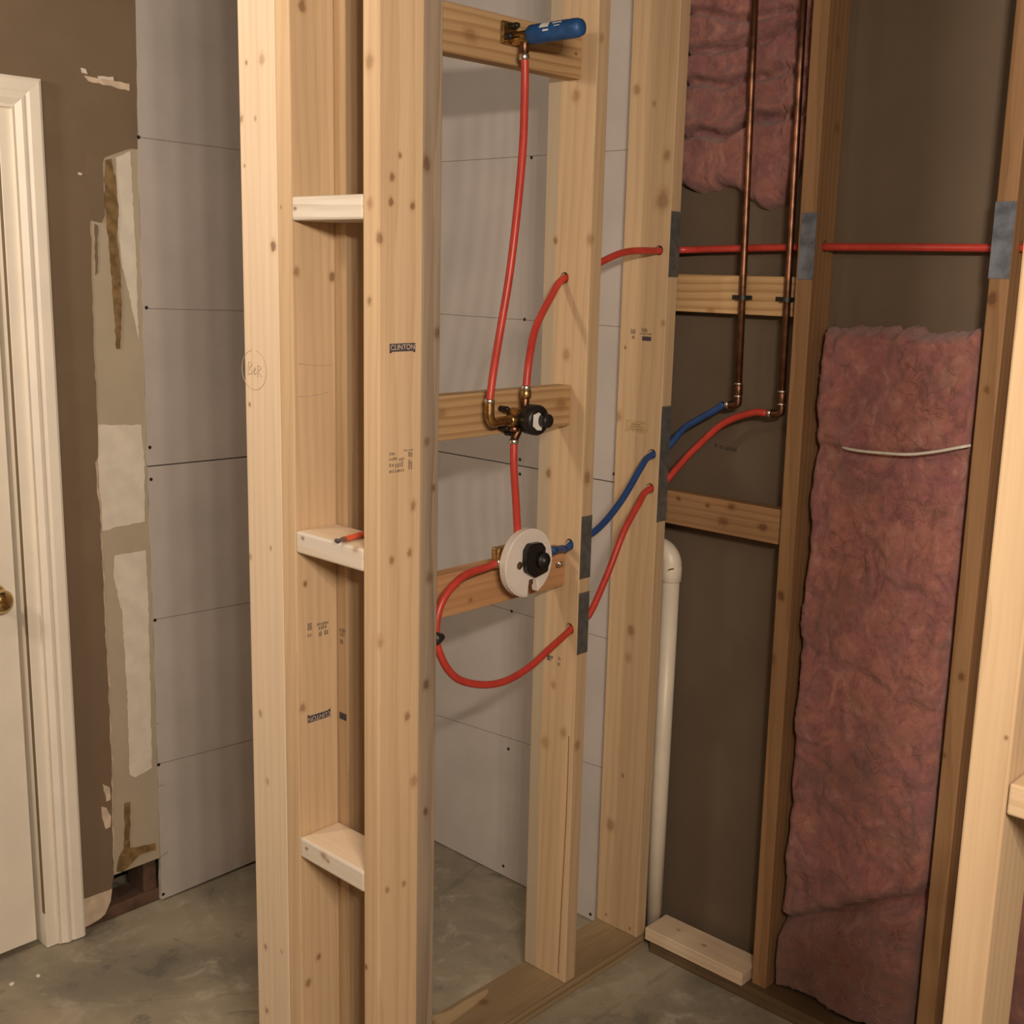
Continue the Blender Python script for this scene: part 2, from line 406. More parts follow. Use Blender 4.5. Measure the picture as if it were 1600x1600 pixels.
def ye(z):
    for a, b in zip(sheet_edge, sheet_edge[1:]):
        if a.z <= z <= b.z: return a.y+(b.y-a.y)*(z-a.z)/(b.z-a.z)
rs = random.Random(21)
def rough_edge(z0, z1):
    n = int((z1-z0)/.03); return [pA(ye(z0+(z1-z0)*i/n)+(rs.uniform(-.0012, .0012) if 0 < i < n else 0), z0+(z1-z0)*i/n) for i in range(n+1)]
sheet('drywall_sheet', [pA(YB, 1.190), pA(YB, H-.004)] + list(reversed(rough_edge(JA, H-.004))), (1, 0, 0),
      'upper new drywall sheet on the left wall, above its horizontal seam', [(pA(-.752, 2.0), pA(-.02, 1.985)), (pA(-.75, 1.594), pA(-.02, 1.572))],
      [pA(-.755, 2.0), pA(-.751, 1.596), pA(-.756, 1.248)], 'new drywall sheets')
sheet('drywall_sheet', [pA(YB, .012), pA(YB, 1.1865)] + list(reversed(rough_edge(.006, JA-.0035))), (1, 0, 0),
      'lower new drywall sheet on the left wall, standing on the concrete', [(pA(-.762, .797), pA(-.02, .77)), (pA(-.765, .398), pA(-.02, .358)), (pA(-.771, .13), pA(-.748, .139)), (pA(-.767, .335), pA(-.752, .335)), (pA(-.767, .512), pA(-.759, .511))],
      [pA(-.756, 1.166), pA(-.76, .795), pA(-.765, .396), pA(-.766, .02)], 'new drywall sheets')
XE = WC-.001
sheet('drywall_sheet', [pB(XA, JB+.0005), pB(XE, JB), pB(XE, H-.004), pB(XA, H-.004)], (0, -1, 0),
      'upper new drywall sheet on the back wall behind the plumbing', [(pB(-1.0, 1.989), pB(XE, 1.99)), (pB(-1.0, 1.585), pB(XE, 1.58))],
      [pB(-.458, 1.986), pB(-.468, 1.583), pB(-.472, 1.216), pB(-.155, 1.22)], 'new drywall sheets')
sheet('drywall_sheet', [pB(XA, .012), pB(XE, .004), pB(XE, JB-.003), pB(XA, JB-.003)], (0, -1, 0),
      'lower new drywall sheet on the back wall, seen through the stud bay', [(pB(-1.0, .796), pB(XE, .795)), (pB(-1.0, .40), pB(XE, .447))],
      [pB(-.471, 1.177), pB(-.489, .795), pB(-.489, .395), pB(-.498, .036), pB(-.175, .02)], 'new drywall sheets')

# door and casing
dr = bpy.data.objects.new('door_1', None); COL.objects.link(dr); dr.location = (XA-.05, -1.5, 0); struct(dr, 'white interior door with a brass knob')
XD = XA-.028
sl = box('door_slab', (XD-.035, -1.89, .018), (XD, -1.106, 2.03), M['white'], dr, .002)
KC = Vector((XD, -1.163, .928))
link('rose', lathe_bm(KC, (1, 0, 0), [(0, .033), (.004, .033), (.009, .026), (.011, .014)], 40), M['polished'], dr, KC, True)
link('knob', lathe_bm(KC+Vector((.011, 0, 0)), (1, 0, 0), [(0, .012), (.016, .011), (.022, .016), (.028, .023), (.036, .0272), (.044, .0275), (.052, .024), (.057, .017), (.060, .008), (.0605, 0)], 40), M['polished'], dr, KC, True)
def casing():
    t = bpy.data.objects.new('trim_1', None); COL.objects.link(t); t.location = (XA, -1.05, 0); struct(t, 'white moulded door casing')
    yo, yi = -.9985, -1.066            # outer, inner edge
    prof = [(0, 0), (0, .015), (.006, .018), (.028, .0165), (.036, .013), (.040, .0155), (.047, .0165), (.0535, .013), (.0605, .009), (.0665, .011), (.0675, 0)]
    bm = bmesh.new(); zt = 2.101; rails = []
    for (w, h) in prof:                 # mitred at the corner
        rails.append([bm.verts.new((XA+h, yo-w, .004)), bm.verts.new((XA+h, yo-w, zt-w)), bm.verts.new((XA+h, -1.99, zt-w))])
    for a, b in zip(rails, rails[1:]):
        for i in range(2): bm.faces.new((a[i], a[i+1], b[i+1], b[i]))
    bm.faces.new([r[0] for r in rails])
    link('casing', bm, M['white'], t, (XA, yo, 0))
    box('jamb', (XA-.09, -1.094, .002), (XA+.001, -1.060, 2.048), M['white'], t, .0015)
    box('head_jamb', (XA-.09, -1.9, 2.036), (XA+.001, -1.094, 2.052), M['white'], t, .0015)
    box('door_stop', (XA-.09, -1.104, .002), (XD-.0365, -1.0935, 2.036), M['white'], t, .002)
casing()
struct(box('wall_hall', (-2.1, -2.2, 0), (-2.0, -.3, H), M['paint'], bev=0))

# ------------------------------------------------------------------ lumber
def kn(lst, f, lo, hi):
    """Knots seen on a board face, in the board's own coordinates."""
    o0 = Vector(((lo[0]+hi[0])/2, (lo[1]+hi[1])/2, lo[2])); out = []
    for t in lst:
        p = f(t[0], t[1])-o0; out.append((p.x, p.y, p.z, t[2] if len(t) > 2 else .006, t[3] if len(t) > 3 else .8))
    return out
def lumber(name, lo, hi, tone, axis, label, group, knots=(), seed=0, top=(0, 0), bev=.0025, **kw):
    mt = wood(name+' wood '+str(seed), tone, axis, knots, seed, **kw)
    cat = {'wood_stud': 'stud', 'wood_block': 'wood block'}.get(name, 'sill plate')
    return tag(box(name, lo, hi, mt, None, bev, top), label, cat, group)
G1, G2, G3 = 'framing studs', 'blocking between studs', 'sill plates'
fS = lambda a, b: ony(a, b, YS); f1 = lambda a, b: onx(a, b, XS1); f2 = lambda a, b: onx(a, b, XS2)
# wing column: flat and edge studs on its left
lo, hi = (-.1205, YS, 0), (-.0185, YS+.038, H)
flat = lumber('wood_stud', lo, hi, PALE, 'Z', 'pale stud standing flat at the left edge of the niche tower', G1,
    kn([(409, 93, .008, .35), (385, 98, .004), (377, 186, .006, .6), (399, 185, .004, .5), (382, 259, .003), (427, 384, .009, 1), (407, 1115, .006, .5), (418, 1221, .006, .4), (415, 1480, .006, .6), (440, 1487, .004, .4), (417, 1579, .006, .7), (423, 857, .004, .6), (390, 632, .004, .9), (391, 870, .005, .5)], fS, lo, hi), 11, contrast=.3, blotch=.18)
lo, hi = (-.018, YS, 0), (XS1, YS+.089, H)
edge = lumber('wood_stud', lo, hi, PINE, 'Z', 'bright stud on edge, left upright the three ladder blocks butt into', G1,
    kn([(439, 324, .003, .5), (430, 305, .006, .7), (448, 1432, .005, .7)], fS, lo, hi) +
    kn([(472, 9, .009, .8), (463, 424, .007, .6), (519, 432, .008, .9), (477, 912, .005, .9), (498, 1495, .006, .8), (482, 1536, .007, .7), (473, 1106, .007, .6)], f1, lo, hi), 12, contrast=.35)
lo, hi = (XS2-.038, YS, 0), (XS2, YS+.089, H)
right = lumber('wood_stud', lo, hi, PINE, 'Z', 'honey stud on edge stamped with a dark name bar, right upright of the niche ladder', G1,
    kn([(577, 96, .010, .5), (578, 318, .007, .4), (577, 470, .006, .7), (595, 1005, .009, .6), (572, 1511, .005, .9)], fS, lo, hi) +
    kn([(625, 243, .004), (613, 277, .006, .9), (611, 315, .006, .9), (645, 322, .006, .9), (593, 372, .008, .8), (646, 790, .007, .6), (612, 876, .006, .7), (640, 864, .006, .7), (636, 1120, .007, .7), (647, 1220, .009, .4), (605, 1391, .005, .6), (631, 1381, .005, .6)], f2, lo, hi), 13, contrast=.45)
lo, hi = (.148, YS+.0895, 0), (XS2-.0015, YS+.129, H)
fF = lambda a, b: onx(a, b, XS2-.0015)
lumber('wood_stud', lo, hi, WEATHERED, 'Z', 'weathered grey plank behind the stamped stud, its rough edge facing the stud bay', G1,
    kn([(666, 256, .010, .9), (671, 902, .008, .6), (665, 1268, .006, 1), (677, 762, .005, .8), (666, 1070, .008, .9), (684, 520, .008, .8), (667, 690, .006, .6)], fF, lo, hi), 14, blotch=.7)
lo, hi = (-.093, YS+.0895, 0), (.0465, YS+.129, H)
rear = lumber('wood_stud', lo, hi, PINE, 'Z', 'shaded plank behind the left upright of the niche ladder, carrying half a stamp', G1,
    kn([(557, 1095, .006, 1), (555, 92, .012, .9), (557, 305, .008, .5)], lambda a, b: ony(a, b, YS+.0895), lo, hi), 15)
# ladder blocks
bks = []
for i, (z, lab, kk) in enumerate(((1.8175, 'whitened ladder block at the top of the niche, above eye height', [(461, 326, .004, .9)]),
                              (1.266, 'ladder block carrying the red pencil, middle shelf of the niche', [(473, 841, .004, .9), (555, 858, .007, .5)]),
                              (.7034, 'lowest ladder block of the niche, chipped along its front edge', [(479, 1326, .004, .9), (506, 1338, .008, .6), (512, 1345, .005, .6)]))):
    lo, hi = (XS1+.0005, YS, z-.038), (XS2-.0385, YS+.0888, z)
    bks.append(lumber('wood_block', lo, hi, GREYED if i == 0 else PALE, 'X', lab, G2, kn(kk, fS, lo, hi), 20+i, bev=.004, blotch=.35,
           band=None if i == 0 else (1, -.06, -.0425, (.58, .55, .50))))
# plumbing wall
lo, hi = (WC, -.875, .0385), (-.001, -.837, H)
lumber('wood_stud', lo, hi, PINE, 'Z', 'shaded wide stud deep behind the niche ladder, start of the plumbing wall', G1, [], 16)
lumber('sill_plate', (WC, YS+.13, 0), (0, -.0045, .038), TREATED, 'Y', 'treated bottom plate under the plumbing wall', G3, [(-.02, -.02, .038, .012, .7), (-.05, -.16, .038, .010, .6)], 30, bev=.0015, contrast=.9)
lo, hi = (WC, YM, .0385), (0, YM+.038, H)
fM = lambda a, b: ony(a, b, YM)
mid = lumber('wood_stud', lo, hi, PINE, 'Z', 'wide stud with a long reddish crack, middle of the plumbing wall', G1,
    kn([(900, 150, .011, .45), (868, 376, .007, .8), (922, 374, .010, .4), (885, 554, .010, .4), (857, 740, .010, .8), (852, 1160, .012, .3), (880, 1145, .010, .4), (865, 1070, .008, .35)], fM, lo, hi) +
    kn([(918, 747, .012, .6), (902, 1165, .010, .5), (940, 60, .008, .3)], lambda a, b: onx(a, b, 0), lo, hi), 31, contrast=.4, band=(0, -.08, -.030, (.38, .32, .235)))
lo, hi = (WC, YE, .0385), (0, -.0035, H)
fE = lambda a, b: ony(a, b, YE)
end = lumber('wood_stud', lo, hi, PINE, 'Z', 'wide stud with round knots, end of the plumbing wall against the back wall', G1,
    kn([(995, 140, .010, .5), (1042, 243, .011, .55), (1035, 312, .019, .5), (977, 543, .004, .9), (986, 986, .012, .6), (982, 1028, .010, .3), (973, 1212, .005, .7), (954, 1290, .014, .5), (1022, 162, .006, .4), (1036, 505, .006, .4), (965, 650, .012, .4), (947, 1429, .004, .9), (984, 1451, .004, .8), (985, 765, .004, .8)], fE, lo, hi), 32, contrast=.35)
XF = -.042
def yb(px, py): return onx(px, py, XF).y
lo, hi = (XF-.038, -.8365, 2.099), (XF, YM-.0005, 2.188)
fX = lambda a, b: onx(a, b, XF)
top_block = lumber('wood_block', lo, hi, ORANGE if 0 else ((.50, .33, .17), (.36, .215, .10)), 'Y', 'grainy top block of the stud bay, holding the blue shower stub', G2, kn([(735, 55, .014, .35), (900, 84, .004, .9)], fX, lo, hi), 33, contrast=1.0)
lo, hi = (XF-.038, -.8365, 1.377), (XF, YM-.0005, 1.466)
mid_block = lumber('wood_block', lo, hi, ((.50, .33, .17), (.36, .215, .10)), 'Y', 'middle block of the stud bay, behind the black capped valve', G2, kn([(877, 632, .014, .4), (690, 645, .010, .3)], fX, lo, hi), 34, contrast=1.0)
lo, hi = (XF-.038, -.8365, 1.015), (XF, YM-.0005, 1.104)
low_block = lumber('wood_block', lo, hi, ORANGE, 'Y', 'orange lowest block of the stud bay, behind the round white valve guard', G2, kn([(735, 938, .006, .5), (715, 915, .005, .4)], fX, lo, hi), 35, contrast=.5)
# old outer wall
f0 = lambda a, b: ony(a, b, 0)
lo, hi = (.309+.006, 0, .0385), (.3475+.006, .0885, H)
old1 = lumber('wood_stud', lo, hi, OLD, 'Z', 'old orange stud right of the two copper pipes', G1, kn([(1220, 931, .010, 1), (1207, 1030, .010, .6), (1218, 785, .009, .5)], f0, lo, hi) +
    kn([(1315, 65, .012, .5), (1312, 200, .012, .5)], lambda a, b: onx(a, b, .3475), lo, hi), 36, top=(-.016, 0))
lo, hi = (.721, 0, .0385), (.7595, .0885, H)
old2 = lumber('wood_stud', lo, hi, OLD, 'Z', 'old brown stud between the tall pink batt and the half hidden one', G1, kn([(1550, 467, .011, 1), (1542, 609, .007, .8), (1502, 1057, .008, .9), (1475, 1180, .006, .6)], f0, lo, hi), 37, top=(-.006, 0))
lumber('sill_plate', (.024, -.018, 0), (1.6, .088, .038), ((.16, .105, .055), (.10, .06, .03)), 'X', 'dark old bottom plate under the insulated wall', G3, [], 38)
lo, hi = (.018, -.031, .0385), (.307, .060, .072)
lumber('wood_block', lo, hi, PALE, 'X', 'pale board lying on the dark plate beside the white drain pipe', G2, kn([(1060, 1453, .005, .6), (1100, 1477, .006, .7)], lambda a, b: onz(a, b, .072), lo, hi), 39)
lo, hi = (-.045, .030, 1.622), (.302, .068, 1.708)
lumber('wood_block', lo, hi, ((.60, .40, .21), (.42, .26, .12)), 'X', 'pale grainy block behind the two copper pipes and their black clamps', G2, kn([(1110, 485, .008, .3)], lambda a, b: ony(a, b, .03), lo, hi), 40, contrast=1.0)
lo, hi = (-.04, .0, 1.120), (.304, .036, 1.2)
lumber('wood_block', lo, hi, OLD, 'X', 'rusty brown block above the white drain elbow', G2, kn([(1060, 779, .006, .9), (1106, 790, .006, .9), (1143, 792, .009, .8), (1130, 815, .012, .7), (1192, 824, .010, 1)], f0, lo, hi), 41)
# near wing at the right edge of the view
YN = -1.13
pa, pb, pc = ony(1471, 1600, YN), ony(1533, 1600, YN), ony(1523, 1100, YN)
sx = (pc.x-pa.x)/(pc.z-pa.z)
x0 = pa.x-pa.z*sx; wN = pb.x-pa.x
lo, hi = (x0, YN, 0), (x0+wN, YN+.089, H)
lumber('wood_stud', lo, hi, ((.46, .335, .21), (.37, .255, .15)), 'Z', 'bright pale stud nearest the camera at the right edge', G1, kn([(1572, 1153, .0025, .8)], lambda a, b: ony(a, b, YN), lo, hi), 42, top=(sx*H, 0), contrast=.5, ring=70)
xr = x0+wN+sx*1.2
q0, q1 = ony(1567, 1222, YN), ony(1567, 1272, YN)
lumber('wood_block', (xr+.001, YN+.001, q1.z), (xr+.32, YN+.088, q0.z), ((.48, .36, .235), (.40, .28, .165)), 'X', 'pale block nailed to the bright near stud at the right edge', G2, [], 43)

# nail plates
def nail_plate(lo, hi, axis, mat, label, seed):
    r = random.Random(seed); n = 12; pts = []
    def P(u, v): return (hi[0], lo[1]+(hi[1]-lo[1])*u, lo[2]+(hi[2]-lo[2])*v) if axis == 'x' else (lo[0]+(hi[0]-lo[0])*u, lo[1], lo[2]+(hi[2]-lo[2])*v)
    for i in range(n+1): pts.append(P(i/n, (.018 if i % 2 else 0)))
    for i in range(n+1): pts.append(P(1-i/n, 1-(.018 if i % 2 else 0)))
    nrm = (1, 0, 0) if axis == 'x' else (0, -1, 0)
    c = sum((Vector(p) for p in pts), Vector())/len(pts)
    return tag(link('nail_plate', slab_bm(pts, nrm, .0016), mat, None, c), label, 'nail plate', 'steel nail guard plates')
t = .0018
nail_plate((0, YE+.001, 1.700), (t, -.0045, 1.848), 'x', M['steel'], 'grey nail plate on the end stud edge, level with the long red pipe', 1)
nail_plate((0, YE+.001, 1.126), (t, -.0045, 1.405), 'x', M['steel'], 'long grey nail plate on the end stud edge, beside the blue and red pipes', 2)
nail_plate((0, YM+.001, 1.036), (t, YM+.0365, 1.180), 'x', M['steel'], 'grey nail plate on the cracked stud edge, upper of its pair', 3)
nail_plate((0, YM+.001, .860), (t, YM+.0365, 1.005), 'x', M['steel'], 'grey nail plate on the cracked stud edge, lower of its pair', 4)
nail_plate((.309, -t, 1.702), (.345, 0, 1.842), 'y', M['bluesteel'], 'blue grey nail plate on the old stud right of the copper pipes', 5)
nail_plate((.716, -t, 1.713), (.755, 0, 1.857), 'y', M['bluesteel'], 'scuffed blue grey nail plate on the old stud further right', 6)

# ------------------------------------------------------------------ mill stamps and writing
def text_obj(body, size, origin, ux, uz, mat, parent, name='stamp_lettering', squash=1):
    cu = bpy.data.curves.new(name, 'FONT'); cu.body = body; cu.size = size; cu.align_x = 'CENTER'; cu.align_y = 'CENTER'; cu.extrude = .0001
    ob = bpy.data.objects.new(name, cu); COL.objects.link(ob); bpy.context.view_layer.update()
    me = bpy.data.meshes.new_from_object(ob.evaluated_get(bpy.context.evaluated_depsgraph_get()))
    bpy.data.objects.remove(ob); bpy.data.curves.remove(cu)
    ux, uz = Vector(ux), Vector(uz); un = ux.cross(uz)
    for v in me.vertices:
        v.co = ux*v.co.x*squash+uz*v.co.y+un*(v.co.z+.0006)
    me.materials.clear(); me.materials.append(mat)
    o = bpy.data.objects.new(name, me); COL.objects.link(o); o.parent = parent; o.location = Vector(origin)-parent.location
    return o
def flat_bar(c, ux, uz, w, h, mat, parent, name='mill_stamp', off=.0004, feet=0):
    c, ux, uz = Vector(c), Vector(ux), Vector(uz); un = ux.cross(uz)
    r = lambda a, b: c+un*off+ux*a+uz*b
    pts = [r(-w/2, -h/2-feet), r(-w/2+h*.3, -h/2-feet), r(-w/2+h*.35, -h/2), r(w/2-h*.35, -h/2), r(w/2-h*.3, -h/2-feet), r(w/2, -h/2-feet), r(w/2, h/2), r(-w/2, h/2)]
    return link(name, slab_bm(pts, un, .0007), mat, parent, c)
Y_, Z_ = Vector((0, 1, 0)), Vector((0, 0, 1)); X_ = Vector((1, 0, 0))
def grade_mark(c, ux, uz, cells, mat, parent):
    """Illegible smudged grade mark: rows of short ink dashes."""
    bm = bmesh.new(); c, ux, uz = Vector(c), Vector(ux), Vector(uz); un = ux.cross(uz); r = random.Random(int(abs(c.z)*1000))
    for (a, b, w, h) in cells:
        n = max(1, int(w/.004))
        for i in range(n):
            a0 = a+w*i/n; a1 = a0+w/n*r.uniform(.55, .9); hh = h*r.uniform(.7, 1)
            slab_bm([c+ux*a0+uz*b+un*.0004, c+ux*a1+uz*(b+r.uniform(0, .001))+un*.0004, c+ux*a1+uz*(b+hh)+un*.0004, c+ux*a0+uz*(b+hh)+un*.0004], un, .0006, bm)
    return link('grade_mark', bm, mat, parent, c)
c = Vector((XS2, -1.0585, 1.588)); flat_bar(c, Y_, Z_, .053, .0125, M['ink'], right, feet=.002); text_obj('CLINTON', .0115, c+X_*.0002, Y_, Z_, M['stampletter'], right)
grade_mark((XS2, -1.085, 1.39), Y_, Z_, [(0, .03, .012, .006), (.0, .022, .016, .005), (.02, .020, .012, .005), (0, .012, .010, .006), (.012, .010, .018, .009), (0, .002, .032, .005), (.030, .034, .020, .003), (.040, .024, .010, .009), (.040, .004, .010, .016)], M['inkfade'], right)
c = Vector((XS1, -1.060, .920)); flat_bar(c, -Y_, -Z_, .051, .0125, M['ink'], edge, feet=.002); text_obj('CLINTON', .0115, c+X_*.0002, -Y_, -Z_, M['stampletter'], edge)
grade_mark((XS1, -1.083, 1.072), Y_, Z_, [(0, .012, .010, .016), (0, .0, .009, .007), (.020, .016, .026, .006), (.024, .008, .018, .008), (.024, -.004, .008, .010), (.036, -.003, .010, .010)], M['inkfade'], edge)
YR = YS+.0895
flat_bar((.033, YR, .912), X_, Z_, .020, .0125, M['ink'], rear)
grade_mark((.024, YR, 1.056), X_, Z_, [(0, .014, .018, .008), (.002, .006, .014, .007), (.002, -.008, .010, .011)], M['inkfade'], rear)
grade_mark((-.099, YE, 1.555), X_, Z_, [(0, .012, .014, .012), (.004, 0, .008, .009), (.028, .012, .034, .004), (.032, .018, .016, .010)], M['inkfade'], end)
flat_bar((-.052, YE, 1.558), X_, Z_, .026, .010, M['ink'], end)
flat_bar((-.070, YE, 1.349), X_, Z_, .066, .028, M['tan'], end, 'tan_label')
grade_mark((-.092, YE-.0003, 1.341), X_, Z_, [(0, 0, .040, .003), (.002, .006, .036, .003), (.006, .012, .028, .003)], M['inkfade'], end)
pm = ony(859, 1027, YM); grade_mark((pm.x-.012, YM, pm.z-.008), X_, Z_, [(0, .006, .022, .008), (.004, 0, .014, .006)], M['ink'], mid)
pm = ony(874, 1033, YM); grade_mark((pm.x-.006, YM, pm.z-.012), X_, Z_, [(.002, .014, .009, .008), (0, 0, .009, .010)], M['inkfade'], mid)
pw = ony(1116, 700, .0885)
grade_mark((pw.x, .0886, pw.z), X_, Z_, [(0, .002, .010, .010), (.014, 0, .012, .010), (.03, -.002, .034, .010)], plain('faint print', (.075, .055, .04), .9), bpy.data.objects['wall_back'])
def scribble(pts, mat, parent, r=.0005):
    return link('pencil_mark', tube_bm(catmull(pts, 6), r, 6), mat, parent, pts[0])
oc = ony(397, 578, YS-.0002); gm = plain('soft pencil', (.40, .31, .23), .9)
scribble([oc+X_*.036*math.cos(a)+Z_*.034*math.sin(a) for a in [math.radians(d) for d in range(100, 441, 20)]], gm, flat)
for pts in (((-12,-6),(-10,8),(-4,6),(-9,1),(-3,-3),(-11,-6)),((-1,-2),(3,3),(0,-5),(5,-3)),((7,-8),(8,5),(14,3),(9,-1),(15,-7))): scribble([oc-Y_*.0002+X_*a*.0015+Z_*b*.0015 for a,b in pts], gm, flat)
# pencilled joint lines on the left upright's inner face
for (p, q) in (((466, 568), (519, 570)), ((466, 620), (515, 612))):
    scribble([f1(*p), f1((p[0]+q[0])/2, (p[1]+q[1])/2+2), f1(*q)], gm, edge, .0007)
# heart crack down the middle stud
scribble([fM(889, 1150), fM(887, 1220), fM(884, 1290), fM(881, 1350), fM(877, 1420), fM(873, 1500), fM(872, 1520)], plain('crack', (.16, .06, .035), .9), mid, .0011)

# ------------------------------------------------------------------ pipes
PR = .0079
def ring(p, d, r=.0094, w=.009, mat='copper', parent=None, name='crimp_ring'):
    d = Vector(d).normalized(); return link(name, cyl_bm(Vector(p)-d*w/2, d, w, r, 24), M[mat], parent, p, True)
def pex(name, pts, mat, label, r=PR, n=10):
    path = catmull(pts, n); return tag(link(name, tube_bm(path, r), mat, None, pts[0], True), label, 'water pipe', 'plastic water pipes')
XV = -.004          # depth of the valve ports
# hole collars: dark rims where pipes pass through studs
hM1, hM2, hM3 = Vector((-.07, YM, 1.691)), Vector((-.031, YM, 1.108)), Vector((-.022, YM, .914))
hE1, hE2, hE3 = Vector((-.028, YE, 1.759)), Vector((-.022, YE, 1.285)), Vector((-.023, YE, 1.203))
dM1, dM2, dM3, dE1, dE2, dE3 = [Vector(v).normalized() for v in ((.15, 1, .35), (.08, 1, .50), (0, 1, .49), (0, 1, .03), (.35, 1, .40), (.35, 1, .40))]
def drill(ob, cuts):
    """Bore round holes clean through a board."""
    bm = bmesh.new()
    for p, d, r in cuts: cyl_bm(Vector(p)-d*.08, d, .2, r, 28, 0, bm)
    bmesh.ops.recalc_face_normals(bm, faces=bm.faces)
    me = bpy.data.meshes.new('bore'); bm.to_mesh(me); bm.free()
    cu = bpy.data.objects.new('bore', me); COL.objects.link(cu)
    md = ob.modifiers.new('bore', 'BOOLEAN'); md.operation = 'DIFFERENCE'; md.solver = 'EXACT'; md.object = cu
    bpy.context.view_layer.update()
    nm = bpy.data.meshes.new_from_object(ob.evaluated_get(bpy.context.evaluated_depsgraph_get()))
    mats = list(ob.data.materials); ob.modifiers.clear(); ob.data = nm
    nm.materials.clear(); nm.materials.append(mats[0]); nm.polygons.foreach_set('material_index', [0]*len(nm.polygons))
    bpy.data.objects.remove(cu); bpy.data.meshes.remove(me)
HU = Vector((-.001, 0, .0025))
drill(mid, [(hM1+HU, dM1, .0125), (hM2+HU, dM2, .0125), (hM3+HU, dM3, .0125)])
drill(end, [(hE1+HU*.4, dE1, .0115), (hE2+HU, dE2, .0125), (hE3+HU, dE3, .0125)])
for so in (old1, old2): drill(so, [((so.location.x, .045, 1.773), X_, .0125)])
div_top = onx(822, 606, XV)
pex('pex_pipe', [(1.55, .045, 1.772), (1.0, .045, 1.772), (.693, .045, 1.772), (.334, .045, 1.772), (.06, .046, 1.766), (.008, .045, 1.764), (-.021, .031, 1.763), hE1+dE1*.045, hE1+dE1*.02, hE1-dE1*.012, (-.040, -.16, 1.752), hM1+dM1*.065, hM1+dM1*.04, hM1+dM1*.018, hM1-dM1*.012, onx(862, 462, -.062), onx(838, 510, -.035), onx(827, 560, -.012), div_top],
    M['red'], 'long red pipe crossing the old studs and curving down into the black capped valve')
el_bot = onx(765, 627, XV); st_bot = onx(820, 84, XV)
pex('pex_pipe', [st_bot, onx(820, 140, XV), onx(817, 230, XV+.008), onx(808, 330, XV+.014), onx(796, 430, XV+.014), onx(781, 520, XV+.008), onx(771, 580, XV), el_bot], M['red'], 'tall red riser pipe from the brass elbow up to the blue stub')
dv_bot = onx(803, 690, XV); mx_top = onx(809, 838, -.002)
pex('pex_pipe', [dv_bot, onx(803, 730, XV+.004), onx(806, 780, XV+.005), mx_top], M['red'], 'short red pipe between the black capped valve and the round white guard')
mx_l = onx(776, 879, -.006)
elR = Vector((.266, .014, 1.4095)); elL = Vector((.155, .014, 1.4185))
pex('pex_pipe', [elR+X_*-.02, ony(1175, 645, .013), ony(1130, 662, .012), ony(1085, 702, .010), ony(1066, 722, .006), hE3+dE3*.045, hE3+dE3*.02, hE3-dE3*.012, Vector((-.02, -.085, 1.178)), onx(975, 830, -.018), onx(950, 895, -.018), onx(922, 958, -.014), hM3+dM3*.045, hM3+dM3*.02, hM3-dM3*.012,
    onx(862, 1011, -.010), onx(830, 1040, .0), onx(795, 1062, .008), onx(760, 1070, .012), onx(722, 1064, .012), onx(700, 1046, .012), onx(685, 1015, .01), onx(681, 985, .008), onx(687, 950, .006), onx(702, 922, .004), onx(728, 898, .0), mx_l+Vector((0, -.02, -.004)), mx_l],
    M['red'], 'low red pipe from the right copper elbow, looping up to the round guard')
mx_r = onx(864, 860, -.012)
pex('pex_pipe', [elL+X_*-.022, ony(1117, 641, .012), ony(1085, 659, .012), ony(1066, 672, .008), hE2+dE2*.045, hE2+dE2*.02, hE2-dE2*.012, Vector((-.02, -.085, 1.262)), onx(975, 776, -.018), onx(948, 812, -.018), onx(924, 834, -.016), hM2+dM2*.045, hM2+dM2*.02, hM2-dM2*.012, onx(878, 857, -.026), mx_r],
    M['blue'], 'blue pipe from the left copper elbow through both studs to the valve')

# copper supply pipes
def copper(xt, xb, zb, label, elbow_out):
    t = thing('copper_pipe', (xb, .016, zb), label, 'copper pipe', 'copper supply pipes')
    a, b = Vector((xt, .020, H-.002)), Vector((xb, .016, zb)); d = (a-b).normalized()
    link('pipe', tube_bm([b+d*.012, b.lerp(a, .3), b.lerp(a, .7), a], .0079), M['copper'], t, b, True)
    link('coupling', cyl_bm(b+d*.03, d, .028, .0094, 24), M['copper'], t, b+d*.03, True)
    for k, s in enumerate((.030, .058)): link('solder_bead', lathe_bm(b+d*(s-.0025), d, [(0, .0085), (.001, .0099), (.004, .0099), (.005, .0085)], 24), M['solder'], t, b+d*s, True)
    e = Vector(elbow_out); path = catmull([b+d*.03, b+d*.016, Vector((b.x-.003, b.y, e.z+.003)), e+Vector((.004, 0, 0)), e], 8)
    link('elbow', tube_bm(path, .0088), M['copper'], t, b, True)
    ring(e+X_*-.003, X_, .0098, .009, 'solder', t)
copper(.1455, .1695, 1.410, 'left of two vertical copper pipes, its elbow joining blue pipe', elL+X_*-.008)
copper(.2640, .2815, 1.402, 'right of two vertical copper pipes, its elbow joining red pipe', elR+X_*-.008)
